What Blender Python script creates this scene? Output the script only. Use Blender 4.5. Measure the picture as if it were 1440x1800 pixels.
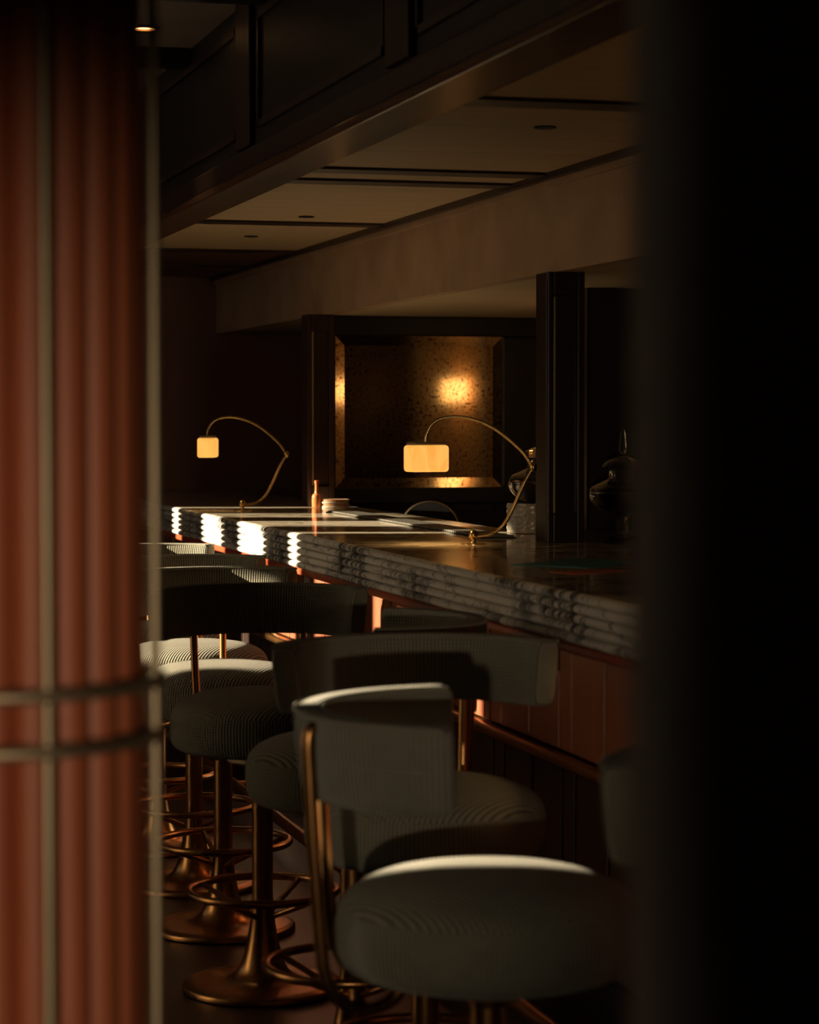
import bpy, bmesh, math, random
from mathutils import Vector, Matrix
R = math.radians
PI = math.pi
scene = bpy.context.scene
for o in list(bpy.data.objects):
    bpy.data.objects.remove(o)
C = scene.collection

# ------------------------------------------------------------------ camera
cam_d = bpy.data.cameras.new('camera')
cam = bpy.data.objects.new('camera', cam_d)
C.objects.link(cam)
cam.location = (0.0, 0.0, 1.45)
cam.rotation_euler = (R(90 - 2.26), 0, R(-15.31))
cam_d.sensor_fit = 'VERTICAL'
cam_d.sensor_height = 36.0
cam_d.lens = 4180 / 1800 * 36.0
cam_d.clip_start = 0.05
cam_d.dof.use_dof = True
cam_d.dof.focus_distance = 7.6
cam_d.dof.aperture_fstop = 5.0
scene.camera = cam

# ------------------------------------------------------------------ world, sun, exposure
world = bpy.data.worlds.new('world')
scene.world = world
world.use_nodes = True
bg = world.node_tree.nodes['Background']
bg.inputs[0].default_value = (0.70, 0.64, 0.58, 1)
bg.inputs[1].default_value = 1.0

SUN_AZ, SUN_EL = 14.0, 15.0
sun_d = bpy.data.lights.new('sun', 'SUN')
sun_d.energy = 22.0
sun_d.color = (1.0, 0.80, 0.53)
sun_d.angle = R(0.7)
sun = bpy.data.objects.new('sun', sun_d)
C.objects.link(sun)
_dir = Vector((math.cos(R(SUN_EL)) * math.cos(R(SUN_AZ)), -math.cos(R(SUN_EL)) * math.sin(R(SUN_AZ)), -math.sin(R(SUN_EL))))
sun.rotation_euler = _dir.to_track_quat('-Z', 'Y').to_euler()
sun.location = (-4, 8, 3)

vs = scene.view_settings
vs.view_transform = 'Standard'
vs.look = 'None'
vs.gamma = 1.0
vs.use_curve_mapping = False
vs.exposure = 0.0
scene.cycles.use_denoising = True
scene.cycles.max_bounces = 8
scene.cycles.sample_clamp_indirect = 4.0
scene.cycles.caustics_reflective = False
scene.cycles.caustics_refractive = False

# ------------------------------------------------------------------ materials
def new_mat(name):
    m = bpy.data.materials.new(name)
    m.use_nodes = True
    nt = m.node_tree
    return m, nt, nt.nodes['Principled BSDF']

def N(nt, kind, **kw):
    n = nt.nodes.new(kind)
    for k, v in kw.items():
        setattr(n, k, v)
    return n

def ramp(nt, stops):
    r = N(nt, 'ShaderNodeValToRGB')
    el = r.color_ramp.elements
    while len(el) > 1:
        el.remove(el[-1])
    el[0].position = stops[0][0]
    el[0].color = (*stops[0][1], 1)
    for p, c in stops[1:]:
        e = el.new(p)
        e.color = (*c, 1)
    return r

def coords(nt, scale=(1, 1, 1), kind='Object'):
    tc = N(nt, 'ShaderNodeTexCoord')
    mp = N(nt, 'ShaderNodeMapping')
    mp.inputs['Scale'].default_value = scale
    nt.links.new(tc.outputs[kind], mp.inputs['Vector'])
    return mp.outputs['Vector']

def noisy(name, c1, c2, rough=0.5, scale=(6, 6, 6), metallic=0.0, detail=4.0, bump=0.0, coat=0.0, spec=0.5, rvar=0.0):
    m, nt, b = new_mat(name)
    v = coords(nt, scale)
    n = N(nt, 'ShaderNodeTexNoise')
    n.inputs['Scale'].default_value = 1.0
    n.inputs['Detail'].default_value = detail
    nt.links.new(v, n.inputs['Vector'])
    r = ramp(nt, [(0.3, c1), (0.7, c2)])
    nt.links.new(n.outputs['Fac'], r.inputs['Fac'])
    nt.links.new(r.outputs['Color'], b.inputs['Base Color'])
    b.inputs['Roughness'].default_value = rough
    b.inputs['Metallic'].default_value = metallic
    b.inputs['Specular IOR Level'].default_value = spec
    if coat:
        b.inputs['Coat Weight'].default_value = coat
        b.inputs['Coat Roughness'].default_value = 0.08
    if rvar:
        mr = N(nt, 'ShaderNodeMapRange')
        mr.inputs['To Min'].default_value = rough - rvar
        mr.inputs['To Max'].default_value = rough + rvar
        nt.links.new(n.outputs['Fac'], mr.inputs['Value'])
        nt.links.new(mr.outputs['Result'], b.inputs['Roughness'])
    if bump:
        bp = N(nt, 'ShaderNodeBump')
        bp.inputs['Strength'].default_value = bump
        bp.inputs['Distance'].default_value = 0.005
        nt.links.new(n.outputs['Fac'], bp.inputs['Height'])
        nt.links.new(bp.outputs['Normal'], b.inputs['Normal'])
    return m

def fabric_mat():
    m, nt, b = new_mat('ribbed_fabric')
    uv = N(nt, 'ShaderNodeUVMap')
    uv.uv_map = 'UVMap'
    sp = N(nt, 'ShaderNodeSeparateXYZ')
    nt.links.new(uv.outputs['UV'], sp.inputs[0])
    def wave(out, period):
        mu = N(nt, 'ShaderNodeMath', operation='MULTIPLY')
        mu.inputs[1].default_value = 2 * PI / period
        nt.links.new(out, mu.inputs[0])
        si = N(nt, 'ShaderNodeMath', operation='SINE')
        nt.links.new(mu.outputs[0], si.inputs[0])
        mr = N(nt, 'ShaderNodeMapRange')
        mr.inputs['From Min'].default_value = -1
        mr.inputs['From Max'].default_value = 1
        nt.links.new(si.outputs[0], mr.inputs['Value'])
        return mr.outputs['Result']
    wu = wave(sp.outputs['X'], 0.0080)
    wv = wave(sp.outputs['Y'], 0.0072)
    mx = N(nt, 'ShaderNodeMath', operation='MULTIPLY_ADD')
    mx.inputs[1].default_value = 0.3
    nt.links.new(wv, mx.inputs[0])
    nt.links.new(wu, mx.inputs[2])
    no = N(nt, 'ShaderNodeTexNoise')
    no.inputs['Scale'].default_value = 40
    nt.links.new(coords(nt), no.inputs['Vector'])
    ad = N(nt, 'ShaderNodeMath', operation='MULTIPLY_ADD')
    ad.inputs[1].default_value = 0.3
    nt.links.new(no.outputs['Fac'], ad.inputs[0])
    nt.links.new(mx.outputs[0], ad.inputs[2])
    r = ramp(nt, [(0.2, (0.06, 0.06, 0.05)), (1.0, (0.30, 0.29, 0.23))])
    nt.links.new(ad.outputs[0], r.inputs['Fac'])
    nt.links.new(r.outputs['Color'], b.inputs['Base Color'])
    b.inputs['Roughness'].default_value = 0.95
    b.inputs['Specular IOR Level'].default_value = 0.15
    b.inputs['Sheen Weight'].default_value = 0.25
    b.inputs['Sheen Roughness'].default_value = 0.4
    bp = N(nt, 'ShaderNodeBump')
    bp.inputs['Strength'].default_value = 0.8
    bp.inputs['Distance'].default_value = 0.002
    nt.links.new(ad.outputs[0], bp.inputs['Height'])
    nt.links.new(bp.outputs['Normal'], b.inputs['Normal'])
    return m

def marble_mat(name, polished):
    m, nt, b = new_mat(name)
    tc = N(nt, 'ShaderNodeTexCoord')
    def vein(scale, dist, width, seed):
        mp = N(nt, 'ShaderNodeMapping')
        mp.inputs['Scale'].default_value = scale
        mp.inputs['Location'].default_value = (seed, seed * 2, seed * 3)
        nt.links.new(tc.outputs['Object'], mp.inputs['Vector'])
        n = N(nt, 'ShaderNodeTexNoise')
        n.inputs['Scale'].default_value = 1.0
        n.inputs['Detail'].default_value = 6.0
        n.inputs['Distortion'].default_value = dist
        nt.links.new(mp.outputs[0], n.inputs['Vector'])
        s = N(nt, 'ShaderNodeMath', operation='SUBTRACT')
        s.inputs[1].default_value = 0.5
        nt.links.new(n.outputs['Fac'], s.inputs[0])
        a = N(nt, 'ShaderNodeMath', operation='ABSOLUTE')
        nt.links.new(s.outputs[0], a.inputs[0])
        mr = N(nt, 'ShaderNodeMapRange')
        mr.inputs['From Min'].default_value = 0.0
        mr.inputs['From Max'].default_value = width
        mr.inputs['To Min'].default_value = 1.0
        mr.inputs['To Max'].default_value = 0.0
        nt.links.new(a.outputs[0], mr.inputs['Value'])
        return mr.outputs['Result']
    v1 = vein((3.0, 3.2, 7.0), 1.6, 0.022, 3.1)
    v2 = vein((4.0, 17.0, 5.0), 0.9, 0.085, 7.7)
    mp = N(nt, 'ShaderNodeMapping')
    mp.inputs['Scale'].default_value = (1.2, 1.9, 5.0)
    nt.links.new(tc.outputs['Object'], mp.inputs['Vector'])
    patch = N(nt, 'ShaderNodeTexNoise')
    patch.inputs['Detail'].default_value = 3.0
    patch.inputs['Scale'].default_value = 1.0
    nt.links.new(mp.outputs[0], patch.inputs['Vector'])
    pr = N(nt, 'ShaderNodeMapRange')
    pr.inputs['From Min'].default_value = 0.48
    pr.inputs['From Max'].default_value = 0.56
    nt.links.new(patch.outputs['Fac'], pr.inputs['Value'])
    m2 = N(nt, 'ShaderNodeMath', operation='MULTIPLY')
    nt.links.new(v2, m2.inputs[0])
    nt.links.new(pr.outputs['Result'], m2.inputs[1])
    mxm = N(nt, 'ShaderNodeMath', operation='MAXIMUM')
    h1 = N(nt, 'ShaderNodeMath', operation='MULTIPLY')
    h1.inputs[1].default_value = 0.55
    nt.links.new(v1, h1.inputs[0])
    nt.links.new(h1.outputs[0], mxm.inputs[0])
    nt.links.new(m2.outputs[0], mxm.inputs[1])
    if polished:
        r = ramp(nt, [(0.0, (0.78, 0.70, 0.55)), (0.35, (0.55, 0.46, 0.32)), (1.0, (0.07, 0.055, 0.04))])
    else:
        r = ramp(nt, [(0.0, (0.76, 0.73, 0.68)), (0.3, (0.45, 0.44, 0.42)), (0.75, (0.06, 0.06, 0.06))])
    nt.links.new(mxm.outputs[0], r.inputs['Fac'])
    nt.links.new(r.outputs['Color'], b.inputs['Base Color'])
    b.inputs['Roughness'].default_value = 0.10 if polished else 0.38
    b.inputs['Specular IOR Level'].default_value = 0.22 if polished else 0.4
    return m

def glass_mat(name, col, rough=0.02, ior=1.45):
    m, nt, b = new_mat(name)
    n = N(nt, 'ShaderNodeTexNoise')
    n.inputs['Scale'].default_value = 30
    r = ramp(nt, [(0.3, col), (0.7, tuple(min(1, c * 1.1) for c in col))])
    nt.links.new(coords(nt), n.inputs['Vector'])
    nt.links.new(n.outputs['Fac'], r.inputs['Fac'])
    nt.links.new(r.outputs['Color'], b.inputs['Base Color'])
    b.inputs['Transmission Weight'].default_value = 1.0
    b.inputs['Roughness'].default_value = rough
    b.inputs['IOR'].default_value = ior
    return m

def glow_mat(name, c1, c2, strength, scale=25):
    m, nt, b = new_mat(name)
    n = N(nt, 'ShaderNodeTexNoise')
    n.inputs['Scale'].default_value = scale
    n.inputs['Distortion'].default_value = 1.5
    nt.links.new(coords(nt, (1, 1, 0.5)), n.inputs['Vector'])
    r = ramp(nt, [(0.30, c1), (0.55, c2)])
    nt.links.new(n.outputs['Fac'], r.inputs['Fac'])
    nt.links.new(r.outputs['Color'], b.inputs['Base Color'])
    nt.links.new(r.outputs['Color'], b.inputs['Emission Color'])
    b.inputs['Emission Strength'].default_value = strength
    b.inputs['Roughness'].default_value = 0.35
    return m

def mirror_mat():
    m, nt, b = new_mat('antique_mirror')
    n = N(nt, 'ShaderNodeTexNoise')
    n.inputs['Scale'].default_value = 75
    n.inputs['Detail'].default_value = 6
    nt.links.new(coords(nt), n.inputs['Vector'])
    n2 = N(nt, 'ShaderNodeTexNoise')
    n2.inputs['Scale'].default_value = 4
    nt.links.new(coords(nt), n2.inputs['Vector'])
    ad = N(nt, 'ShaderNodeMath', operation='MULTIPLY_ADD')
    ad.inputs[1].default_value = 0.35
    nt.links.new(n2.outputs['Fac'], ad.inputs[0])
    nt.links.new(n.outputs['Fac'], ad.inputs[2])
    r = ramp(nt, [(0.50, (0.16, 0.10, 0.05)), (0.60, (0.62, 0.48, 0.30)), (0.8, (0.78, 0.64, 0.44))])
    nt.links.new(ad.outputs[0], r.inputs['Fac'])
    nt.links.new(r.outputs['Color'], b.inputs['Base Color'])
    b.inputs['Metallic'].default_value = 1.0
    b.inputs['Roughness'].default_value = 0.09
    return m

def sheer_mat():
    m, nt, b = new_mat('sheer_cloth')
    n = N(nt, 'ShaderNodeTexNoise')
    n.inputs['Scale'].default_value = 60
    nt.links.new(coords(nt), n.inputs['Vector'])
    r = ramp(nt, [(0.3, (0.60, 0.57, 0.52)), (0.7, (0.66, 0.63, 0.58))])
    nt.links.new(n.outputs['Fac'], r.inputs['Fac'])
    t = N(nt, 'ShaderNodeBsdfTranslucent')
    d = N(nt, 'ShaderNodeBsdfDiffuse')
    mx = N(nt, 'ShaderNodeMixShader')
    mx.inputs[0].default_value = 0.25
    nt.links.new(r.outputs['Color'], t.inputs['Color'])
    nt.links.new(r.outputs['Color'], d.inputs['Color'])
    nt.links.new(t.outputs[0], mx.inputs[1])
    nt.links.new(d.outputs[0], mx.inputs[2])
    nt.links.new(mx.outputs[0], nt.nodes['Material Output'].inputs['Surface'])
    return m

def milky_mat(name, col, trans, rough):
    m = noisy(name, tuple(c * 0.85 for c in col), col, rough, (30, 30, 30))
    m.node_tree.nodes['Principled BSDF'].inputs['Transmission Weight'].default_value = trans
    return m

M = {
    'fabric': fabric_mat(),
    'marble': marble_mat('veined_marble', False),
    'marble_top': marble_mat('polished_marble', True),
    'brass': noisy('aged_brass', (0.40, 0.20, 0.075), (0.52, 0.28, 0.11), 0.30, (9, 9, 9), 1.0, rvar=0.06),
    'brass_lamp': noisy('lamp_brass', (0.55, 0.36, 0.15), (0.65, 0.45, 0.20), 0.28, (20, 20, 20), 1.0, rvar=0.05),
    'bronze': noisy('dark_bronze', (0.46, 0.37, 0.25), (0.55, 0.45, 0.31), 0.55, (9, 9, 9), 1.0, rvar=0.05),
    'red_lacquer': noisy('red_lacquer', (0.34, 0.085, 0.035), (0.42, 0.115, 0.05), 0.5, (8, 8, 1.5), rvar=0.06),
    'red_trim': noisy('red_trim', (0.34, 0.06, 0.025), (0.42, 0.085, 0.03), 0.35, (8, 2, 8), rvar=0.05),
    'bar_wood': noisy('bar_front_wood', (0.28, 0.085, 0.042), (0.37, 0.12, 0.06), 0.42, (14, 14, 1.2), rvar=0.05),
    'bar_wood_pale': noisy('bar_front_pale', (0.55, 0.44, 0.27), (0.66, 0.54, 0.36), 0.45, (14, 14, 1.2), rvar=0.05),
    'dark_wood': noisy('dark_stained_wood', (0.022, 0.011, 0.008), (0.045, 0.022, 0.015), 0.38, (12, 12, 1.5), rvar=0.05),
    'black_wood': noisy('black_stained_wood', (0.008, 0.006, 0.005), (0.016, 0.011, 0.009), 0.42, (12, 12, 1.5), rvar=0.05),
    'beam_wood': noisy('polished_beam_wood', (0.09, 0.045, 0.025), (0.13, 0.065, 0.035), 0.22, (10, 1.2, 10), rvar=0.04),
    'brown_wall': noisy('brown_wall_paint', (0.17, 0.075, 0.050), (0.20, 0.09, 0.06), 0.7, (3, 3, 3)),
    'canopy': noisy('pale_ceiling_panel', (0.54, 0.395, 0.25), (0.64, 0.48, 0.31), 0.55, (1.2, 22, 4), rvar=0.05),
    'bulkhead': noisy('plaster_bulkhead', (0.40, 0.26, 0.16), (0.50, 0.33, 0.21), 0.75, (5, 5, 5), bump=0.1),
    'soffit': noisy('soffit_paint', (0.50, 0.38, 0.24), (0.56, 0.43, 0.28), 0.7, (4, 4, 4)),
    'main_ceiling': noisy('main_ceiling_paint', (0.34, 0.27, 0.23), (0.38, 0.30, 0.26), 0.7, (4, 4, 4)),
    'floor': noisy('dark_floor', (0.035, 0.020, 0.015), (0.065, 0.037, 0.027), 0.35, (10, 1.5, 4), rvar=0.05),
    'plaster': noisy('warm_plaster', (0.22, 0.15, 0.10), (0.26, 0.18, 0.12), 0.8, (4, 4, 4)),
    'back_panel': noisy('tobacco_panel', (0.58, 0.34, 0.14), (0.68, 0.42, 0.19), 0.5, (6, 6, 6), rvar=0.05),
    'column_core': noisy('column_core', (0.030, 0.010, 0.008), (0.05, 0.016, 0.012), 0.6, (8, 8, 2)),
    'pillar': noisy('charcoal_pillar', (0.24, 0.21, 0.215), (0.27, 0.24, 0.245), 0.65, (6, 6, 1)),
    'glass': glass_mat('clear_glass', (0.98, 0.95, 0.90)),
    'amber_glass': milky_mat('amber_liquid', (0.75, 0.31, 0.12), 0.25, 0.05),
    'orange_glass': milky_mat('orange_glass', (0.95, 0.33, 0.12), 0.35, 0.12),
    'crystal': milky_mat('cut_crystal', (0.85, 0.78, 0.64), 0.55, 0.08),
    'alabaster': glow_mat('glowing_alabaster', (0.92, 0.40, 0.065), (1.0, 0.49, 0.105), 0.98, 14),
    'bulb': glow_mat('warm_bulb', (1.0, 0.55, 0.20), (1.0, 0.62, 0.26), 6.0),
    'mirror': mirror_mat(),
    'teal': noisy('teal_paper', (0.010, 0.19, 0.21), (0.015, 0.24, 0.26), 0.5, (20, 20, 20)),
    'orange_card': noisy('orange_card', (0.55, 0.09, 0.02), (0.66, 0.13, 0.03), 0.5, (20, 20, 20)),
    'coaster': noisy('tan_leather', (0.42, 0.20, 0.09), (0.52, 0.27, 0.13), 0.6, (30, 30, 30)),
    'coaster_pale': noisy('pale_leather', (0.60, 0.50, 0.36), (0.68, 0.58, 0.44), 0.6, (30, 30, 30)),
    'mat_rubber': noisy('ribbed_mat', (0.16, 0.15, 0.13), (0.22, 0.21, 0.18), 0.4, (30, 30, 30), rvar=0.05),
    'black': noisy('black_leather', (0.008, 0.008, 0.008), (0.014, 0.013, 0.013), 0.4, (20, 20, 20), rvar=0.05),
    'steel': noisy('dull_steel', (0.35, 0.33, 0.30), (0.42, 0.40, 0.36), 0.35, (20, 20, 20), 1.0, rvar=0.05),
    'grille': noisy('grille_metal', (0.05, 0.03, 0.02), (0.08, 0.05, 0.035), 0.4, (20, 20, 20), 1.0, rvar=0.05),
}

# ------------------------------------------------------------------ mesh helpers
class MB:
    def __init__(self):
        self.v, self.f, self.uv = [], [], []
    def quad_uv(self, face, uvs=None):
        self.f.append(tuple(face))
        self.uv.append(uvs)
    def box(self, x0, x1, y0, y1, z0, z1):
        b = len(self.v)
        self.v += [(x0, y0, z0), (x1, y0, z0), (x1, y1, z0), (x0, y1, z0), (x0, y0, z1), (x1, y0, z1), (x1, y1, z1), (x0, y1, z1)]
        for q in ((0, 3, 2, 1), (4, 5, 6, 7), (0, 1, 5, 4), (1, 2, 6, 5), (2, 3, 7, 6), (3, 0, 4, 7)):
            self.quad_uv([b + i for i in q])
        return self
    def lathe(self, prof, segs=48, a0=0.0, cx=0.0, cy=0.0, radius_uv=0.2, rfun=None, planar_z=None):
        b = len(self.v)
        n = len(prof)
        L = [0.0]
        for i in range(1, n):
            L.append(L[-1] + math.dist(prof[i], prof[i - 1]))
        for j in range(segs):
            a = a0 + 2 * PI * j / segs
            for i, (r, z) in enumerate(prof):
                rr = r * (rfun(a, z) if rfun else 1)
                self.v.append((cx + rr * math.cos(a), cy + rr * math.sin(a), z))
        for j in range(segs):
            k = (j + 1) % segs
            for i in range(n - 1):
                u0 = 2 * PI * j / segs * radius_uv
                u1 = 2 * PI * (j + 1) / segs * radius_uv
                if planar_z is not None and prof[i][1] >= planar_z:
                    q = (b + j * n + i, b + k * n + i, b + k * n + i + 1, b + j * n + i + 1)
                    self.quad_uv(q, [(self.v[w][0] * 0.8 + self.v[w][1] * 0.6, self.v[w][1] * 0.8 - self.v[w][0] * 0.6) for w in q])
                    continue
                self.quad_uv((b + j * n + i, b + k * n + i, b + k * n + i + 1, b + j * n + i + 1),
                             ((u0, L[i]), (u1, L[i]), (u1, L[i + 1]), (u0, L[i + 1])))
        return self
    def tube(self, pts, r, segs=10, cap=True, closed=False):
        pts = [Vector(p) for p in pts]
        n = len(pts)
        b = len(self.v)
        tang = []
        for i in range(n):
            if closed:
                t = pts[(i + 1) % n] - pts[i - 1]
            else:
                t = pts[min(i + 1, n - 1)] - pts[max(i - 1, 0)]
            tang.append(t.normalized())
        up = Vector((0, 0, 1)) if abs(tang[0].z) < 0.9 else Vector((1, 0, 0))
        nrm = (up - tang[0] * up.dot(tang[0])).normalized()
        for i in range(n):
            nrm = (nrm - tang[i] * nrm.dot(tang[i])).normalized()
            bi = tang[i].cross(nrm)
            rr = r[i] if isinstance(r, (list, tuple)) else r
            for j in range(segs):
                a = 2 * PI * j / segs
                self.v.append(tuple(pts[i] + nrm * (rr * math.cos(a)) + bi * (rr * math.sin(a))))
        for i in range(n if closed else n - 1):
            i2 = (i + 1) % n
            for j in range(segs):
                k = (j + 1) % segs
                self.quad_uv((b + i * segs + j, b + i * segs + k, b + i2 * segs + k, b + i2 * segs + j))
        if cap and not closed:
            self.quad_uv([b + j for j in range(segs)][::-1])
            self.quad_uv([b + (n - 1) * segs + j for j in range(segs)])
        return self
    def prism(self, poly, axis, a0, a1):
        # closed outline poly (2 coords) extruded along an axis
        b = len(self.v)
        n = len(poly)
        for a in (a0, a1):
            for (p, q) in poly:
                self.v.append({'x': (a, p, q), 'y': (p, a, q), 'z': (p, q, a)}[axis])
        for i in range(n):
            k = (i + 1) % n
            self.quad_uv((b + i, b + k, b + n + k, b + n + i))
        self.quad_uv([b + i for i in range(n)][::-1])
        self.quad_uv([b + n + i for i in range(n)])
        return self
    def mesh(self, name, mat, smooth=40):
        me = bpy.data.meshes.new(name)
        me.from_pydata(self.v, [], self.f)
        if any(u for u in self.uv):
            lay = me.uv_layers.new(name='UVMap')
            for p, u in zip(me.polygons, self.uv):
                if u:
                    for li, c in zip(p.loop_indices, u):
                        lay.data[li].uv = c
        bm = bmesh.new()
        bm.from_mesh(me)
        bmesh.ops.recalc_face_normals(bm, faces=bm.faces)
        bm.to_mesh(me)
        bm.free()
        me.materials.append(M[mat])
        if smooth:
            for p in me.polygons:
                p.use_smooth = True
            try:
                me.set_sharp_from_angle(angle=R(smooth))
            except Exception:
                pass
        return me
    def build(self, name, mat, parent=None, smooth=40):
        return link(name, self.mesh(name, mat, smooth), parent)

def link(name, me, parent=None):
    o = bpy.data.objects.new(name, me)
    C.objects.link(o)
    if parent is not None:
        o.parent = parent
    return o

def tag(o, label=None, cat=None, group=None, kind=None):
    if label: o['label'] = label
    if cat: o['category'] = cat
    if group: o['group'] = group
    if kind: o['kind'] = kind
    return o

def empty(name, loc, rz=0.0):
    o = bpy.data.objects.new(name, None)
    o.empty_display_size = 0.1
    C.objects.link(o)
    o.location = loc
    o.rotation_euler = (0, 0, rz)
    return o

def copy_tree(o, parent=None):
    c = o.copy()
    C.objects.link(c)
    c.parent = parent
    for ch in list(o.children):
        copy_tree(ch, c)
    return c

def struct(name, mb, mat, parent=None, smooth=0):
    o = mb.build(name, mat, parent, smooth)
    if parent is None:
        o['kind'] = 'structure'
    return o

def bevel(o, w=0.004, seg=2):
    md = o.modifiers.new('bevel', 'BEVEL')
    md.width = w
    md.segments = seg
    md.limit_method = 'ANGLE'
    return o

def smooth_pts(pts, sub=6):
    P = [Vector(p) for p in pts]
    P = [P[0] * 2 - P[1]] + P + [P[-1] * 2 - P[-2]]
    out = []
    for i in range(1, len(P) - 2):
        for s in range(sub):
            t = s / sub
            a, b, c, d = P[i - 1], P[i], P[i + 1], P[i + 2]
            out.append(0.5 * ((2 * b) + (c - a) * t + (2 * a - 5 * b + 4 * c - d) * t * t + (3 * b - a - 3 * c + d) * t ** 3))
    out.append(P[-2])
    return out

def smooth_prof(prof, sub=4):
    return [(max(0.0, p.x), p.y) for p in smooth_pts([(a, b, 0) for a, b in prof], sub)]

# ------------------------------------------------------------------ the room shell
X_WIN = -2.6
Z_CEIL = 2.656
struct('floor', MB().box(-2.8, 3.5, -1.7, 12.3, -0.08, 0.0), 'floor')
wl = MB()
# window wall: openings (y0, y1, sill, head)
openings = [(4.37, 4.80, 1.72, 2.05), (5.90, 7.25, 0.4, 2.50), (7.42, 7.62, 1.74, 2.10), (7.76, 8.34, 1.74, 2.10), (8.51, 8.63, 1.65, 2.46), (9.03, 9.48, 1.45, 2.46), (9.80, 10.20, 1.45, 2.46), (10.74, 10.88, 1.65, 2.56)]
y = -1.7
for (a, b_, s, h) in openings:
    wl.box(X_WIN - 0.03, X_WIN, y, a, 0, Z_CEIL)
    wl.box(X_WIN - 0.03, X_WIN, a, b_, 0, s)
    wl.box(X_WIN - 0.03, X_WIN, a, b_, h, Z_CEIL)
    y = b_
wl.box(X_WIN - 0.03, X_WIN, y, 12.3, 0, Z_CEIL)
struct('wall_left', wl, 'plaster')
for i, (a, b_, s, h) in enumerate(openings):
    w = MB()
    w.box(X_WIN - 0.05, X_WIN + 0.02, a - 0.03, b_ + 0.03, s - 0.04, s)
    w.box(X_WIN - 0.05, X_WIN + 0.02, a - 0.03, b_ + 0.03, h, h + 0.04)
    w.box(X_WIN - 0.05, X_WIN + 0.02, a - 0.03, a, s, h)
    w.box(X_WIN - 0.05, X_WIN + 0.02, b_, b_ + 0.03, s, h)
    struct('window_%d' % (i + 1), w, 'dark_wood')
# sheer curtain and opening, added unseen to spread sun as fill light
M['sheer'] = sheer_mat()
def diffuser_curtain(ya, yb, label):
    cu = MB()
    nfold = 90
    for i in range(nfold + 1):
        yy = ya + (yb - ya) * i / nfold
        xx = X_WIN + 0.075 + 0.022 * math.sin(i * 0.9) + 0.008 * math.sin(i * 0.37)
        cu.v += [(xx, yy, 0.30), (xx, yy, 2.54), (xx + 0.002, yy, 0.30), (xx + 0.002, yy, 2.54)]
    for i in range(nfold):
        a = 4 * i
        cu.quad_uv((a, a + 4, a + 5, a + 1))
        cu.quad_uv((a + 2, a + 3, a + 7, a + 6))
        cu.quad_uv((a + 1, a + 5, a + 7, a + 3))
        cu.quad_uv((a, a + 2, a + 6, a + 4))
    cu_o = empty('diffuser_curtain', (0, 0, 0))
    cu.build('cloth', 'sheer', cu_o, 60)
    MB().tube([(X_WIN + 0.075, ya - 0.06, 2.56), (X_WIN + 0.075, yb + 0.06, 2.56)], 0.012, 10).build('curtain_rod', 'brass', cu_o)
    for yy in (ya - 0.04, yb + 0.04):
        MB().tube([(X_WIN, yy, 2.56), (X_WIN + 0.075, yy, 2.56)], 0.008, 8).build('rod_bracket', 'brass', cu_o)
    tag(cu_o, label, 'curtain')
diffuser_curtain(5.82, 7.33, 'pale sheer curtain left of the picture, added as a soft fill light')
struct('wall_far', MB().box(-2.8, 3.5, 12.1, 12.3, 0, Z_CEIL + 0.1), 'brown_wall')
struct('wall_behind', MB().box(-2.8, 3.5, -1.7, -1.6, 0, Z_CEIL + 0.1), 'plaster')
wr = struct('wall_right', MB().box(3.35, 3.5, -1.7, 12.3, 0, Z_CEIL + 0.1), 'black_wood')
cl = struct('ceiling', MB().box(-2.8, 3.5, -1.7, 12.3, Z_CEIL, Z_CEIL + 0.1), 'main_ceiling')
# cross beams of the main ceiling with thin pale battens
for yb in (5.2, 6.45, 7.72, 9.0, 10.3):
    MB().box(X_WIN, 1.37, yb, yb + 0.14, Z_CEIL - 0.05, Z_CEIL).build('ceiling_beam', 'black_wood', cl, 0)
    MB().box(X_WIN, 1.37, yb + 0.20, yb + 0.235, Z_CEIL - 0.03, Z_CEIL).build('batten', 'canopy', cl, 0)

# canopy over the bar: fascia, polished beam, panelled ceiling, bulkhead
XF = 1.377
ZB = 2.140
ZC = 2.184
cf = struct('trim_1', MB().box(XF, XF + 0.03, 1.0, 12.1, ZB + 0.01, Z_CEIL), 'black_wood')
for yp in (1.7, 3.4, 5.08, 6.8, 8.5, 10.2):
    bevel(MB().box(XF - 0.018, XF, yp - 0.10, yp + 0.10, ZB + 0.09, Z_CEIL).build('pilaster_strip', 'dark_wood', cf, 0))
    for (y0, y1) in ((yp + 0.14, yp + 1.55),):
        for bx_ in ((y0, y0 + 0.02, ZB + 0.13, Z_CEIL - 0.06), (y1 - 0.02, y1, ZB + 0.13, Z_CEIL - 0.06), (y0, y1, ZB + 0.13, ZB + 0.15), (y0, y1, Z_CEIL - 0.08, Z_CEIL - 0.06)):
            MB().box(XF - 0.010, XF, *bx_).build('panel_moulding', 'dark_wood', cf, 0)
bevel(MB().box(XF - 0.03, XF, 1.0, 12.1, ZB + 0.012, ZB + 0.075).build('lower_moulding', 'dark_wood', cf, 0), 0.008, 3)
bevel(struct('trim_2', MB().box(XF - 0.034, 1.484, 1.0, 12.1, ZB - 0.012, ZB + 0.012), 'beam_wood'), 0.004)
struct('trim_3', MB().box(1.452, 1.484, 1.0, 12.1, ZB + 0.012, ZC), 'beam_wood')
XBH = 2.28
bars = [1.9, 3.55, 3.88, 5.19, 6.73, 7.06, 8.62, 10.10, 11.2]
cc = struct('ceiling_canopy', MB().box(1.484, XBH + 0.02, 1.0, 12.1, ZC + 0.004, ZC + 0.03), 'dark_wood')
edges = [1.0] + bars + [12.1]
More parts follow.
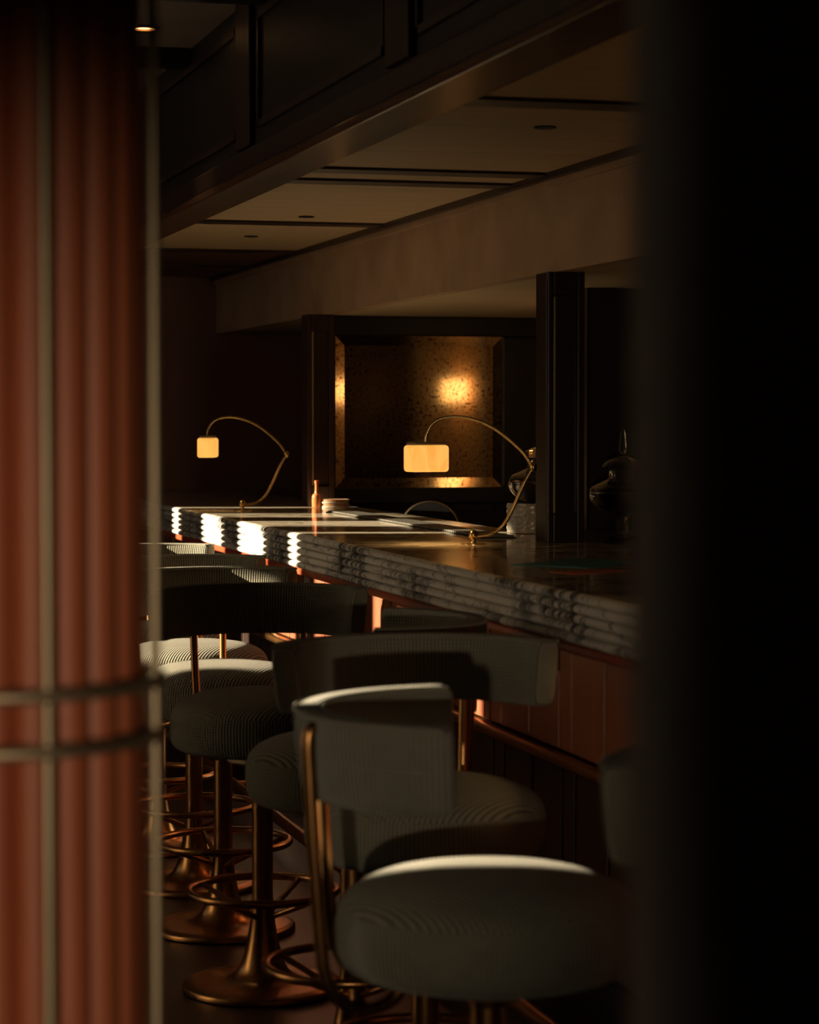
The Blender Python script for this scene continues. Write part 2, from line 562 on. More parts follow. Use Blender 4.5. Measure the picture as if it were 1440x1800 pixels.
for i in range(len(edges) - 1):
    a, b_ = edges[i] + 0.03, edges[i + 1] - 0.03
    MB().box(1.484, XBH - 0.03, edges[i] - 0.055, edges[i] + 0.055, ZC - 0.020, ZC + 0.004).build('divider', 'dark_wood', cc, 0)
    if b_ - a > 0.05:
        MB().box(1.484, XBH - 0.03, a, b_, ZC - 0.012, ZC + 0.004).build('ceiling_panel', 'canopy' if a < 10 else 'brown_wall', cc, 0)
for (x, y_) in ((1.89, 5.63), (1.90, 8.34), (1.895, 9.30), (1.89, 4.4)):
    d = empty('recessed_downlight', (x, y_, ZC - 0.012))
    tag(d, {5.63: 'unlit recessed downlight in the large canopy panel nearest the camera',
            8.34: 'unlit recessed downlight in the middle canopy panel above bar',
            9.30: 'unlit recessed downlight in the farthest pale canopy panel',
            4.4: 'unlit recessed downlight in canopy hidden behind the dark pillar'}[y_], 'downlight', 'unlit downlights over the bar')
    MB().lathe([(0.022, -0.004), (0.028, -0.004), (0.028, 0.0), (0.022, 0.0), (0.022, -0.004)], 24).build('rim', 'black', d)
    MB().lathe([(0.0, 0.0), (0.022, -0.001), (0.022, -0.003), (0.0, -0.003)], 24).build('lens', 'black', d)
bh = struct('wall_bulkhead', MB().box(XBH, XBH + 0.05, 1.0, 12.1, 1.883, ZC + 0.02), 'bulkhead')
MB().box(XBH - 0.012, XBH, 1.0, 12.1, ZC - 0.05, ZC - 0.030).build('cornice', 'bulkhead', bh, 0)
MB().box(XBH - 0.035, XBH, 1.0, 12.1, ZC - 0.030, ZC + 0.004).build('edge_bead', 'dark_wood', bh, 0)  # dark bead along the canopy ceiling's back edge
struct('ceiling_back', MB().box(XBH + 0.05, 3.35, 1.0, 12.1, 1.883, 1.92), 'soffit')

# cross partition with the bevelled antique mirror behind the bar
YM = 9.8
pt = struct('wall_partition', MB().box(2.33, 3.35, YM + 0.04, YM + 0.14, 1.085, 1.883).box(2.43, 3.35, YM + 0.04, YM + 0.14, 0, 1.085), 'black_wood')
struct('wall_glow_block', MB().box(2.80, 3.35, 7.50, 7.56, 0, 1.883).box(2.66, 2.80, 7.48, 7.58, 0, 1.883), 'dark_wood')  # added screen, hides the sconce glow and darkens the mirror's left half
fr = empty('antique_mirror', (2.73, YM + 0.04, 1.12))
tag(fr, 'speckled antique mirror in a broad black frame behind the bar', 'mirror')
x0, x1, z0, z1 = 2.358 - 2.73, 3.10 - 2.73, 1.153 - 1.12, 1.80 - 1.12
for q in ((-0.395, 0.55, z1, 0.763), (-0.395, 0.55, -0.035, z0), (-0.395, x0, z0, z1), (x1, 0.55, z0, z1)):
    bevel(MB().box(q[0], q[1], -0.045, 0, q[2], q[3]).build('frame_rail', 'black_wood', fr, 0), 0.006)
bw = 0.042
MB().box(x0 + bw, x1 - bw, -0.028, -0.004, z0 + bw, z1 - bw).build('mirror_pane', 'mirror', fr, 0)
for k, (A, B, Ci, D) in enumerate((((x0, z0), (x1, z0), (x1 - bw, z0 + bw), (x0 + bw, z0 + bw)), ((x1, z0), (x1, z1), (x1 - bw, z1 - bw), (x1 - bw, z0 + bw)),
                     ((x1, z1), (x0, z1), (x0 + bw, z1 - bw), (x1 - bw, z1 - bw)), ((x0, z1), (x0, z0), (x0 + bw, z0 + bw), (x0 + bw, z1 - bw)))):
    m = MB()
    m.v = [(A[0], -0.0345, A[1]), (B[0], -0.0345, B[1]), (Ci[0], -0.0280, Ci[1]), (D[0], -0.0280, D[1]),
           (A[0], -0.002, A[1]), (B[0], -0.002, B[1]), (Ci[0], -0.002, Ci[1]), (D[0], -0.002, D[1])]
    for q in ((0, 1, 2, 3), (4, 7, 6, 5), (0, 4, 5, 1), (1, 5, 6, 2), (2, 6, 7, 3), (3, 7, 4, 0)):
        m.quad_uv(q)
    m.build('bevel_strip', 'mirror', fr, 0)

def post(x, y, w, d, z0, z1, label):
    p = empty('canopy_post', (x, y, z0))
    tag(p, label, 'post', 'wooden posts carrying the canopy')
    h = z1 - z0
    bevel(MB().box(-w / 2, w / 2, -d / 2, d / 2, 0, h).build('shaft', 'dark_wood', p, 0), 0.004)
    # raised stiles and rails around a glossy inset on the camera side
    f = -d / 2
    for q in ((-w / 2, -w / 2 + 0.018, 0.0, h), (w / 2 - 0.022, w / 2, 0.0, h), (-w / 2 + 0.018, w / 2 - 0.022, 0, 0.085), (-w / 2 + 0.018, w / 2 - 0.022, h - 0.07, h)):
        bevel(MB().box(q[0], q[1], f - 0.018, f, q[2], q[3]).build('stile', 'dark_wood', p, 0), 0.003)
    bevel(MB().box(-w / 2 + 0.020, -w / 2 + 0.028, f - 0.010, f, 0.087, h - 0.072).build('bead', 'bronze', p, 0), 0.002)
    MB().box(-w / 2 + 0.028, w / 2 - 0.024, f - 0.003, f, 0.088, h - 0.073).build('inset_pane', 'mirror_dark', p, 0)
    return p
M['mirror_dark'] = noisy('smoked_pane', (0.05, 0.03, 0.022), (0.07, 0.045, 0.033), 0.06, (5, 5, 5), 0.2)
ZT = 1.08
post(2.315, 6.76, 0.115, 0.10, ZT, 1.883, 'dark panelled wooden post standing on the bar beside glass jars')
post(2.27, 9.76, 0.115, 0.10, ZT, 1.883, 'dark wooden post at left edge of the mirror frame')

# tobacco coloured back wall panel, seen in the mirror
bp_ = MB().box(3.335, 3.35, 7.58, YM - 0.02, 0.9, 1.86).build('back_panel', 'back_panel', wr, 0)
for ya in (7.60, 8.78):
    bevel(MB().box(3.315, 3.335, ya, ya + 0.11, 0.9, 1.86).build('panel_stile', 'soffit', wr, 0), 0.004)

# ------------------------------------------------------------------ bar counter
bar = empty('bar_counter', (1.66, 7.0, 0))
tag(bar, 'long bar with reeded white marble edge and red wood front', 'bar')
YB0, YB1 = 2.0 - 7.0, 11.95 - 7.0
XI = 0.016
m = MB()
m.prism([(XI, 0.972), (2.41 - 1.66, 0.972), (2.41 - 1.66, ZT), (XI, ZT)], 'y', YB0, YB1)
bevel(m.build('marble_top', 'marble_top', bar, 0), 0.004)
nre = 5
zb0, zb1 = 0.968, ZT
hgt = (zb1 - zb0) / nre
for i in range(nre):
    zc = zb0 + (i + 0.5) * hgt
    r_ = hgt / 2
    poly = [(XI + 0.004, zc - r_ + 0.0005)]
    for k in range(11):
        a = -PI / 2 + PI * k / 10
        poly.append((XI - 0.0155 * math.cos(a), zc + (r_ - 0.0004) * math.sin(a)))
    poly.append((XI + 0.004, zc + r_ - 0.0005))
    MB().prism(poly, 'y', YB0, YB1).build('reed', 'marble', bar, 50)
# red lacquered trims below the marble
bevel(MB().box(0.015, 0.10, YB0, YB1, 0.945, 0.968).build('edge_trim', 'red_trim', bar, 0), 0.006, 3)
MB().tube([(0.13, YB0, 0.935), (0.13, YB1, 0.935)], 0.018, 14).build('under_rail', 'brass', bar)
MB().box(0.10, 0.70, YB0 + 0.05, YB1, 0.955, 0.972).build('sub_deck', 'dark_wood', bar, 0)
XB = 0.27
MB().box(XB + 0.03, 0.68, YB0 + 0.05, YB1, 0.0, 0.955).build('carcass', 'dark_wood', bar, 0)
ys = YB0 + 0.06
rng = random.Random(4)
pi_ = 0
while ys < YB1 - 0.1:
    w = 0.24 if pi_ % 3 else 0.10
    matn = 'bar_wood' if pi_ % 3 else 'bar_wood_pale'
    if pi_ % 3 == 0 and ys + 7 < 8.2:
        matn = 'bar_wood'
    bevel(MB().box(XB, XB + 0.03, ys, ys + w - 0.012, 0.62, 0.955).build('front_panel', matn, bar, 0), 0.005)
    bevel(MB().box(XB + 0.01, XB + 0.03, ys, ys + w - 0.012, 0.12, 0.585).build('lower_panel', 'dark_wood', bar, 0), 0.005)
    ys += w
    pi_ += 1
bevel(MB().box(XB - 0.03, XB + 0.03, YB0 + 0.05, YB1, 0.585, 0.615).build('dado_rail', 'brass', bar, 0), 0.012, 4)
MB().box(XB - 0.01, XB + 0.03, YB0 + 0.05, YB1, 0.0, 0.115).build('plinth', 'black_wood', bar, 0)
MB().tube([(0.02, YB0 + 0.1, 0.10), (0.02, YB1, 0.10)], 0.020, 14).build('foot_rail', 'brass', bar)
for yy in (-4, -2.6, -1.2, 0.2, 1.6, 3.0, 4.4):
    MB().tube([(0.02, yy, 0.10), (0.27, yy, 0.10)], 0.011, 8).build('rail_bracket', 'brass', bar)

lg = MB().box(2.42, 2.78, 5.4, 7.46, 1.02, ZT).build('service_ledge', 'dark_wood', None, 0)
tag(lg, 'dark wooden service ledge behind the bar carrying the glass jars', 'ledge')
MB().box(2.42, 2.78, 5.4, 7.46, 0.0, 1.02).build('cabinet_body', 'black_wood', lg, 0)

# ------------------------------------------------------------------ bar stools
def backrest_mesh():
    m = MB()
    Rm, th, h, half = 0.266, 0.052, 0.132, R(78)
    zc = 0.950
    ns, nc = 44, 28
    base = 0
    def section(s):
        # superellipse cross-section, shrinking at the two ends
        pts = []
        for j in range(nc):
            a = 2 * PI * j / nc
            ca, sa = math.cos(a), math.sin(a)
            e = 0.42
            x = math.copysign(abs(ca) ** e, ca) * th / 2
            z = math.copysign(abs(sa) ** e, sa) * h / 2
            pts.append((x * s[0], z * s[1]))
        return pts
    L = 2 * half * Rm
    ring = []
    ends = [(0.0, 0.80, 0.62), (0.008, 0.93, 0.9), (0.022, 1, 1)]
    params = []
    arc = [0.0, 0.004, 0.012, 0.026]
    sh = [(0.66, 0.84), (0.85, 0.93), (0.96, 0.985), (1, 1)]
    for l, s in zip(arc, sh):
        params.append((l, s))
    for i in range(1, ns):
        l = 0.026 + (L - 0.052) * i / ns
        params.append((l, (1, 1)))
    for l, s in list(zip(arc, sh))[::-1]:
        params.append((L - l, s))
    for (l, s) in params:
        a = PI - half + l / Rm
        row = []
        for (dx, dz) in section(s):
            rr = Rm + dx + dz * 0.10        # slight recline
            row.append(len(m.v))
            m.v.append((rr * math.cos(a), rr * math.sin(a), zc + dz))
        ring.append((row, l))
    per = [0.0]
    sec = section((1, 1))
    for j in range(nc):
        per.append(per[-1] + math.dist(sec[j], sec[(j + 1) % nc]))
    for i in range(len(ring) - 1):
        r0, l0 = ring[i]
        r1, l1 = ring[i + 1]
        for j in range(nc):
            k = (j + 1) % nc
            m.quad_uv((r0[j], r0[k], r1[k], r1[j]), ((l0, per[j]), (l0, per[j + 1]), (l1, per[j + 1]), (l1, per[j])))
    m.quad_uv(ring[0][0][::-1], [(0, 0)] * nc)
    m.quad_uv(ring[-1][0], [(0, 0)] * nc)
    return m.mesh('backrest', 'fabric', 60)

def piping_mesh():
    # thin welt along the top edge and the ends of the back pad
    m = MB()
    Rm, half = 0.266, R(76)
    for dx, dz in ((0.022, 0.062), (-0.020, 0.062)):
        pts = []
        for i in range(41):
            a = PI - half + 2 * half * i / 40
            rr = Rm + dx + dz * 0.10
            pts.append((rr * math.cos(a), rr * math.sin(a), 0.950 + dz))
        m.tube(pts, 0.0035, 6)
    return m.mesh('piping', 'fabric', 60)

seat_prof = smooth_prof([(0.0, 0.610), (0.10, 0.610), (0.185, 0.611), (0.213, 0.616), (0.228, 0.632), (0.233, 0.664), (0.232, 0.694), (0.222, 0.720), (0.198, 0.740), (0.155, 0.755), (0.08, 0.764), (0.0, 0.766)], 3)
stool_meshes = {
    'seat': MB().lathe(seat_prof, 64, radius_uv=0.232, planar_z=0.708).mesh('seat', 'fabric', 60),
    'backrest': backrest_mesh(),
    'piping': piping_mesh(),
    'mount_plate': MB().lathe([(0.0, 0.580), (0.085, 0.580), (0.09, 0.585), (0.09, 0.611), (0.0, 0.611)], 32).mesh('mount_plate', 'bronze'),
    'collar': MB().lathe([(0.0, 0.555), (0.029, 0.555), (0.030, 0.558), (0.030, 0.578), (0.0, 0.580)], 32).mesh('collar', 'brass'),
    'pole': MB().lathe([(0.0, 0.23), (0.0265, 0.23), (0.0265, 0.56), (0.0, 0.56)], 32).mesh('pole', 'brass'),
    'base': MB().lathe([(0.0, 0.0), (0.198, 0.0), (0.204, 0.004), (0.204, 0.014), (0.199, 0.019)] + smooth_prof([(0.17, 0.021), (0.105, 0.026), (0.074, 0.040), (0.054, 0.072), (0.040, 0.125), (0.031, 0.18), (0.0270, 0.235)], 4) + [(0.0, 0.24)], 64).mesh('base', 'brass', 50),
    'foot_ring': MB().tube([(0.188 * math.cos(2 * PI * i / 56), 0.188 * math.sin(2 * PI * i / 56), 0.252) for i in range(56)], 0.0105, 10, closed=True).mesh('foot_ring', 'brass', 60),
    'spoke': MB().tube([(0.183, 0, 0.250), (0.024, 0, 0.185)], 0.0075, 8).mesh('spoke', 'brass', 60),
}
def post_mesh(sgn):
    a = PI + sgn * R(29)
    prof = [(0.287, 1.000), (0.300, 0.994), (0.304, 0.975), (0.302, 0.93), (0.294, 0.80), (0.284, 0.68), (0.278, 0.635), (0.262, 0.600), (0.232, 0.577), (0.196, 0.572), (0.166, 0.582), (0.150, 0.602), (0.147, 0.625)]
    pts = smooth_pts([(r * math.cos(a), r * math.sin(a), z) for r, z in prof], 4)
    return MB().tube(pts, 0.0105, 10).mesh('backrest_post', 'brass', 60)
stool_meshes['post_a'] = post_mesh(1)
stool_meshes['post_b'] = post_mesh(-1)

def stool(x, y, face, label, spin=0.0):
    s = empty('bar_stool', (x, y, 0), R(face))
    tag(s, label, 'bar stool', 'upholstered bar stools along the counter')
    link('seat', stool_meshes['seat'], s)
    b = link('backrest', stool_meshes['backrest'], s)
    link('piping', stool_meshes['piping'], b)
    for k in ('mount_plate', 'collar', 'pole', 'base', 'foot_ring'):
        o = link(k, stool_meshes[k], s)
    link('backrest_post', stool_meshes['post_a'], s)
    link('backrest_post', stool_meshes['post_b'], s)
    for k in range(4):
        o = link('spoke', stool_meshes['spoke'], s)
        o.rotation_euler = (0, 0, PI / 4 + k * PI / 2 + spin)
    return s

stool(1.30, 2.72, -94, 'dark stool mostly hidden behind the blurred pillar at right, nearest the camera', 0.2)
stool(1.066, 3.44, -16, 'grey-green stool in the light at front, curved back seen from the side')
stool(1.225, 4.36, -92, 'dark ribbed stool turned to face the camera, directly behind the front one', 0.5)
stool(1.246, 5.03, 163, 'shaded stool turned away from the bar, its back pad tucked under marble edge', 0.3)
stool(1.224, 5.886, -94, 'black silhouetted stool with a full round brass base showing', 0.1)
stool(1.259, 6.60, -72, 'half-lit stool just beyond the black silhouetted one', 0.6)
stool(1.29, 7.24, -75, 'sunlit stool, second beyond the black silhouetted one', 0.35)
stool(1.29, 7.93, -65, 'farthest stool visible, dim, third beyond the black silhouetted one', 0.2)

# ------------------------------------------------------------------ brass reading lamps
def rounded_box(w, d, h, r, z0):
    m = MB()
    prof = []
    for cx, cy, a0 in ((w / 2 - r, d / 2 - r, 0), (-w / 2 + r, d / 2 - r, 90), (-w / 2 + r, -d / 2 + r, 180), (w / 2 - r, -d / 2 + r, 270)):
        for k in range(5):
            a = R(a0 + 90 * k / 4)
            prof.append((cx, cy, math.cos(a), math.sin(a)))
    rows = []
    zs = []
    q = r
    for k in range(5):
        t = PI / 2 * k / 4
        zs.append((z0 + q - q * math.cos(t), r * math.sin(t)))
    for k in range(5):
        t = PI / 2 * (1 - k / 4)
        zs.append((z0 + h - q + q * math.cos(t), r * math.sin(t)))
    for z, rr in zs:
        row = []
        for cx, cy, ca, sa in prof:
            row.append(len(m.v))
            m.v.append((cx + ca * rr, cy + sa * rr, z))
        rows.append(row)
    n = len(prof)
    for i in range(len(rows) - 1):
        for j in range(n):
            k = (j + 1) % n
            m.quad_uv((rows[i][j], rows[i][k], rows[i + 1][k], rows[i + 1][j]))
    m.quad_uv(rows[0][::-1])
    m.quad_uv(rows[-1])
    return m

def arm_lamp(x, y, yaw, shade_yaw, label, power):
    l = empty('arm_lamp', (x, y, ZT), R(yaw))
    tag(l, label, 'lamp', 'brass arm lamps on the bar')
    MB().lathe([(0.0, 0.0), (0.036, 0.0), (0.036, 0.003), (0.010, 0.005), (0.007, 0.008), (0.007, 0.018), (0.0, 0.018)], 32).build('base', 'brass_lamp', l)
    MB().lathe(smooth_prof([(0.0, 0.014), (0.010, 0.016), (0.0135, 0.026), (0.012, 0.036), (0.006, 0.042), (0.0, 0.043)], 3), 20).build('pivot', 'brass_lamp', l)
    MB().tube(smooth_pts([(0.004, 0, 0.022), (0.05, 0, 0.030), (0.087, 0, 0.055), (0.117, 0, 0.108), (0.150, 0, 0.180), (0.175, 0, 0.225)]), 0.0055, 10).build('lower_arm', 'brass_lamp', l)
    MB().lathe(smooth_prof([(0.0, 0.211), (0.008, 0.214), (0.0105, 0.226), (0.008, 0.238), (0.0, 0.241)], 3), 16, cx=0.176).build('elbow', 'brass_lamp', l)
    MB().tube(smooth_pts([(0.175, 0, 0.226), (0.150, 0, 0.264), (0.117, 0, 0.297), (0.067, 0, 0.336), (0.017, 0, 0.361), (-0.042, 0, 0.374), (-0.092, 0, 0.369), (-0.122, 0, 0.351), (-0.137, 0, 0.322), (-0.140, 0, 0.298)]), 0.0048, 10).build('upper_arm', 'brass_lamp', l)
    cap = rounded_box(0.105, 0.058, 0.012, 0.005, 0.0).build('cap', 'bronze', l)
    cap.location = (-0.138, 0, 0.289)
    cap.rotation_euler = (0, 0, R(shade_yaw))
    sh = rounded_box(0.118, 0.074, 0.078, 0.010, 0.0).build('shade', 'alabaster', l)
    sh.location = (-0.138, 0, 0.213)
    sh.rotation_euler = (0, 0, R(shade_yaw))
    tag(sh, label='glowing honey alabaster shade')
    ld = bpy.data.lights.new('lamp_glow', 'SPOT')
    ld.energy = power
    ld.color = (1.0, 0.58, 0.22)
    ld.spot_size = R(115)
    ld.spot_blend = 1.0
    ld.shadow_soft_size = 0.03
    lo = bpy.data.objects.new('lamp_glow', ld)
    C.objects.link(lo)
    lo.parent = l
    lo.location = (-0.138, 0, 0.205)
    return l
arm_lamp(2.02, 6.67, -14, 24, 'brass arm lamp on bar nearer the camera, wide glowing shade', 4.0)
arm_lamp(1.99, 4.22, -14, 20, 'added brass arm lamp at the near end of bar, hidden behind the dark pillar', 14.0)  # unseen lamp, added to warm the near bar top
arm_lamp(1.865, 9.34, -14, 87, 'brass arm lamp farther along bar, shade turned end-on', 1.6)

# ------------------------------------------------------------------ things on and behind the bar
def jar(x, y, scale, label, finial_h=0.05, crystal=True, fill='amber_glass'):
    j = empty('glass_jar', (x, y, ZT))
    tag(j, label, 'jar', 'lidded glass jars by the post')
    S = scale
    zb = 0.0
    if crystal:
        def cut(a, z):
            return 1 + 0.030 * math.cos(a * 24) * (0.5 + 0.5 * math.cos(z * 2 * PI / 0.017))
        prof = [(0.0, 0.002), (0.108, 0.002)] + [(0.110, 0.006 + 0.090 * k / 22) for k in range(23)] + [(0.10, 0.098), (0.0, 0.098)]
        MB().lathe([(r * S, z * S) for r, z in prof], 96, rfun=lambda a, z: cut(a, z / S)).build('crystal_base', 'crystal', j, 20)
        zb = 0.098
    else:
        MB().lathe([(r * S, z * S) for r, z in [(0.0, 0.0), (0.055, 0.0), (0.058, 0.006), (0.02, 0.014), (0.016, 0.06), (0.03, 0.085), (0.0, 0.085)]], 40).build('foot', 'glass', j)
        zb = 0.083
    bowl = smooth_prof([(0.0, zb + 0.001), (0.05, zb + 0.003), (0.088, zb + 0.022), (0.108, zb + 0.055), (0.100, zb + 0.082), (0.066, zb + 0.101), (0.046, zb + 0.112), (0.046, zb + 0.135), (0.052, zb + 0.142)], 4)
    inner = [(max(0, r - 0.005), z + (0.004 if r < 0.06 and z < zb + 0.03 else 0)) for r, z in bowl][::-1]
    MB().lathe([(r * S, z * S) for r, z in bowl + inner], 48).build('bowl', 'glass', j, 60)
    liq = smooth_prof([(0.0, zb + 0.009), (0.045, zb + 0.010), (0.080, zb + 0.026), (0.098, zb + 0.053), (0.094, zb + 0.068), (0.0, zb + 0.068)], 3)
    MB().lathe([(r * S, z * S) for r, z in liq], 40).build('liquid', fill, j, 50)
    lid = MB().lathe([(r * S, z * S) for r, z in smooth_prof([(0.0, zb + 0.143), (0.060, zb + 0.143), (0.064, zb + 0.150), (0.056, zb + 0.163), (0.030, zb + 0.176), (0.012, zb + 0.182), (0.008, zb + 0.190), (0.0, zb + 0.191)], 3)], 40).build('lid', 'glass', j, 50)
    MB().lathe([(r * S, z * S) for r, z in smooth_prof([(0.0, zb + 0.188), (0.006, zb + 0.190), (0.013, zb + 0.200), (0.012, zb + 0.205 + finial_h * 0.2), (0.006, zb + 0.195 + finial_h), (0.0, zb + 0.198 + finial_h)], 3)], 20).build('finial', 'glass', lid, 60)
    return j
jar(2.44, 7.30, 1.0, 'lidded glass jar on a cut-crystal base left of the post')
jar(2.545, 6.83, 0.96, 'dim lidded glass jar on a stem to the right of the post', 0.07, False)

bt = empty('glass_bottle', (2.225, 9.58, ZT))
tag(bt, 'slim orange glass bottle glowing in sun at the bar\'s back edge', 'bottle')
MB().lathe(smooth_prof([(0.0, 0.0), (0.018, 0.001), (0.020, 0.01), (0.020, 0.045), (0.015, 0.056), (0.009, 0.062), (0.008, 0.098), (0.010, 0.102), (0.0, 0.104)], 3), 24).build('body', 'orange_glass', bt)
MB().lathe([(0.0, 0.100), (0.0095, 0.100), (0.0095, 0.112), (0.0, 0.113)], 16).build('stopper', 'orange_card', bt)

for i, (lab) in enumerate(('pale round leather coaster, lowest in stack beside orange bottle', 'tan round leather coaster, second from bottom of the small stack',
                           'pale round leather coaster, third from bottom of the small stack', 'tan round leather coaster on top of stack beside orange bottle')):
    c_ = MB().lathe([(0.0, 0.0), (0.056, 0.0), (0.058, 0.002), (0.058, 0.0065), (0.056, 0.0085), (0.0, 0.0085)], 40).build('coaster', 'coaster' if i % 2 else 'coaster_pale')
    c_.location = (2.30 + (0.003 if i % 2 else -0.002), 9.57, ZT + i * 0.0087)
    MB().lathe([(0.050, 0.0084), (0.054, 0.0084), (0.054, 0.0086), (0.050, 0.0086), (0.050, 0.0084)], 40).build('stitching', 'coaster_pale', c_)
    tag(c_, lab, 'coaster', 'stacked leather coasters')

bm_ = empty('bar_mat', (2.205, 8.05, ZT))
tag(bm_, 'long ribbed bar mat lying along the bar\'s back edge', 'bar mat')
bevel(MB().box(-0.055, 0.055, -1.05, 1.05, 0.0, 0.003).build('tray', 'black', bm_, 0), 0.001)
rb = MB()
for i in range(104):
    yy = -1.04 + i * 0.02
    rb.box(-0.050, 0.050, yy, yy + 0.011, 0.003, 0.008)
tag(rb.build('ribs', 'mat_rubber', bm_, 0), kind='stuff')

tm = empty('teal_menu', (2.02, 5.72, ZT), R(38))
tag(tm, 'teal folded menu lying flat on the bar below the near lamp', 'menu')
bevel(MB().box(-0.15, 0.0, -0.11, 0.11, 0.0, 0.002).build('cover', 'teal', tm, 0), 0.0008)
o_ = MB().box(0.002, 0.15, -0.11, 0.11, 0.0, 0.002).build('cover', 'teal', tm, 0)
oc = bevel(MB().box(-0.09, 0.09, -0.05, 0.05, 0.0, 0.0015).build('orange_card', 'orange_card', None, 0), 0.0006)
oc.location = (1.93, 5.40, ZT)
oc.rotation_euler = (0, 0, R(20))
tag(oc, 'small orange-red card lying on the bar in front of the teal menu', 'card')

ch = empty('back_bar_chair', (2.66, 9.40, 0), R(165))
tag(ch, 'black arched-back chair showing just above bar, below the mirror', 'chair')
arch = []
for i in range(21):
    a = PI * i / 20
    arch.append((0.115 * math.cos(a), 1.00 + 0.105 * math.sin(a)))
arch = [(0.115, 0.72)] + arch + [(-0.115, 0.72)]
bk = MB()
bk.prism(arch, 'y', -0.012, 0.012)
bk.build('backrest', 'black', ch, 0)
MB().tube([(x_, -0.012, z_) for x_, z_ in arch], 0.006, 8).build('back_rim', 'bronze', ch)
bevel(MB().box(-0.18, 0.18, -0.02, 0.34, 0.62, 0.68).build('seat', 'black', ch, 0), 0.015, 3)
for sx in (-0.15, 0.15):
    for sy in (0.01, 0.31):
        MB().tube([(sx, sy, 0.62), (sx * 1.1, sy, 0.0)], 0.012, 8).build('leg', 'bronze', ch)
for sx in (-0.09, 0.09):
    MB().tube([(sx, 0, 0.65), (sx, 0, 0.74)], 0.010, 8).build('back_post', 'bronze', ch)

sc_ = empty('added_sconce', (3.335, 8.42, 1.50))  # sconce added to imitate a sun patch in the mirror
tag(sc_, 'warm sconce added on the brown back wall to imitate a mirrored sun patch', 'sconce')
bevel(MB().box(-0.012, 0.0, -0.03, 0.03, 0.0, 0.16).build('back_plate', 'brass', sc_, 0), 0.004)
M['sun_patch_glow'] = glow_mat('sun_patch_glow', (0.9, 0.45, 0.13), (1.0, 0.58, 0.22), 3.0)
sh = rounded_box(0.05, 0.30, 0.11, 0.012, 0.03).build('shade', 'sun_patch_glow', sc_)
sh.location = (-0.04, 0, 0)

# ------------------------------------------------------------------ red fluted column in the foreground
col = empty('fluted_column', (0.200, 2.12, 0))
tag(col, 'blurred red fluted column with bronze rods and two rings at left', 'column')
NF = 22
MB().lathe([(0.0, 0.0), (0.106, 0.0), (0.106, Z_CEIL), (0.0, Z_CEIL)], 48).build('core', 'column_core', col)
# one half-round flute, repeated round the shaft
fm = MB().tube([(0.1135, 0, 0.0), (0.1135, 0, Z_CEIL)], 0.0180, 20).mesh('flute', 'red_lacquer', 60)
cam_dir = math.atan2(-2.12, -0.20)          # towards the camera
for k in range(NF):
    o = link('flute', fm, col)
    o.rotation_euler = (0, 0, cam_dir + R(-0.5) + 2 * PI * k / NF)
rm = MB().tube([(0.1425, 0, 0.0), (0.1425, 0, Z_CEIL)], 0.0052, 12).mesh('rod', 'bronze', 60)
for k in range(6):
    o = link('rod', rm, col)
    o.rotation_euler = (0, 0, cam_dir + R(17.5) + 2 * PI * k / 6)
for zr in (1.219, 1.172):
    MB().tube([(0.147 * math.cos(2 * PI * i / 72), 0.147 * math.sin(2 * PI * i / 72), zr) for i in range(72)], 0.0058, 10, closed=True).build('ring', 'bronze', col, 60)

# ------------------------------------------------------------------ dark pillar close to the camera at right
pl = empty('dark_pillar', (0.472, 0.937, 0))
tag(pl, 'very dark out-of-focus pillar close to camera along right edge', 'pillar')
MB().lathe([(0.0, 0.0), (0.112, 0.0), (0.112, Z_CEIL), (0.0, Z_CEIL)], 64).build('shaft', 'pillar', pl)
MB().lathe([(0.0, 0.0), (0.124, 0.0), (0.124, 0.10), (0.114, 0.12), (0.0, 0.12)], 64).build('plinth', 'black_wood', pl)

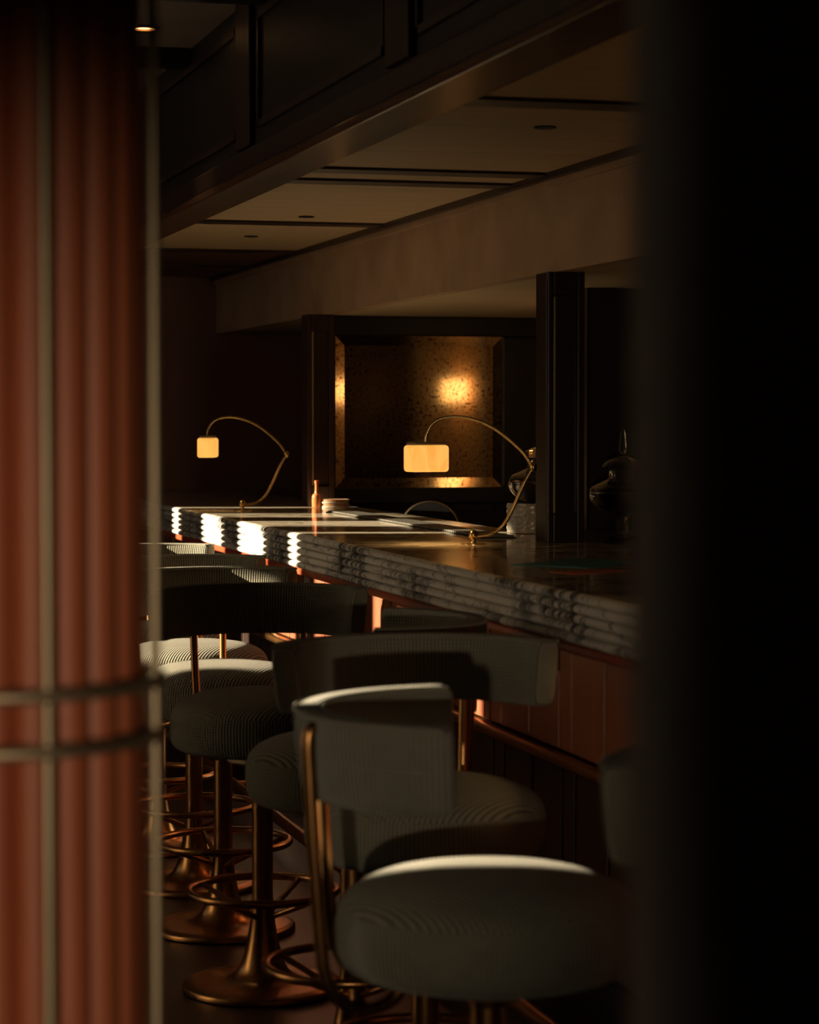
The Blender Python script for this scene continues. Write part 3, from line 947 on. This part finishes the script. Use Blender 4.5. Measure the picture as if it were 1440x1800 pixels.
# ------------------------------------------------------------------ lit downlights of the main ceiling, added spotlight out of frame
def downlight(x, y, power, label, blend=0.7, size=70, col_=(1.0, 0.80, 0.52), aim=None):
    d = empty('ceiling_downlight', (x, y, Z_CEIL))
    tag(d, label, 'downlight', 'lit downlights of the main ceiling')
    MB().lathe([(0.034, -0.008), (0.048, -0.008), (0.050, 0.0), (0.034, 0.0), (0.034, -0.008)], 28).build('rim', 'brass', d)
    MB().lathe([(0.0, -0.001), (0.033, -0.001), (0.033, -0.003), (0.0, -0.003)], 28).build('lens', 'bulb', d)
    ld = bpy.data.lights.new('downlight_beam', 'SPOT')
    ld.energy = power
    ld.color = col_
    ld.spot_size = R(size)
    ld.spot_blend = blend
    ld.shadow_soft_size = 0.035
    lo = bpy.data.objects.new('downlight_beam', ld)
    C.objects.link(lo)
    lo.parent = d
    lo.location = (0, 0, -0.015)
    if aim:
        lo.rotation_euler = (Vector(aim) - Vector((x, y, Z_CEIL - 0.015))).to_track_quat('-Z', 'Y').to_euler()
downlight(1.16, 7.34, 6, 'small lit downlight high beside the red column')

# unseen spotlight added behind the camera to brighten the red column
ws = empty('fill_spotlight', (-0.72, -1.6, 1.22))
tag(ws, 'small brass spotlight added behind the camera to light the column', 'spotlight')
bevel(MB().box(-0.04, 0.04, 0.0, 0.012, -0.05, 0.05).build('back_plate', 'brass', ws, 0), 0.004)
MB().tube([(0, 0.01, 0), (0, 0.07, 0)], 0.009, 10).build('arm', 'brass', ws)
hd = MB().tube([(0, 0.06, 0), (0.035, 0.155, 0)], 0.035, 20).build('head', 'bronze', ws)
MB().tube([(0.035, 0.1552, 0), (0.0358, 0.1572, 0)], 0.030, 20).build('lens', 'bulb', hd)
ld = bpy.data.lights.new('spot_beam', 'SPOT')
ld.energy = 165
ld.color = (1.0, 0.78, 0.52)
ld.spot_size = R(22)
ld.spot_blend = 1.0
ld.shadow_soft_size = 0.03
lo = bpy.data.objects.new('spot_beam', ld)
C.objects.link(lo)
lo.parent = ws
lo.location = (0.03, 0.175, 0)
lo.rotation_euler = (Vector((0.17, 2.1, 1.12)) - Vector((-0.69, -1.425, 1.22))).to_track_quat('-Z', 'Y').to_euler()
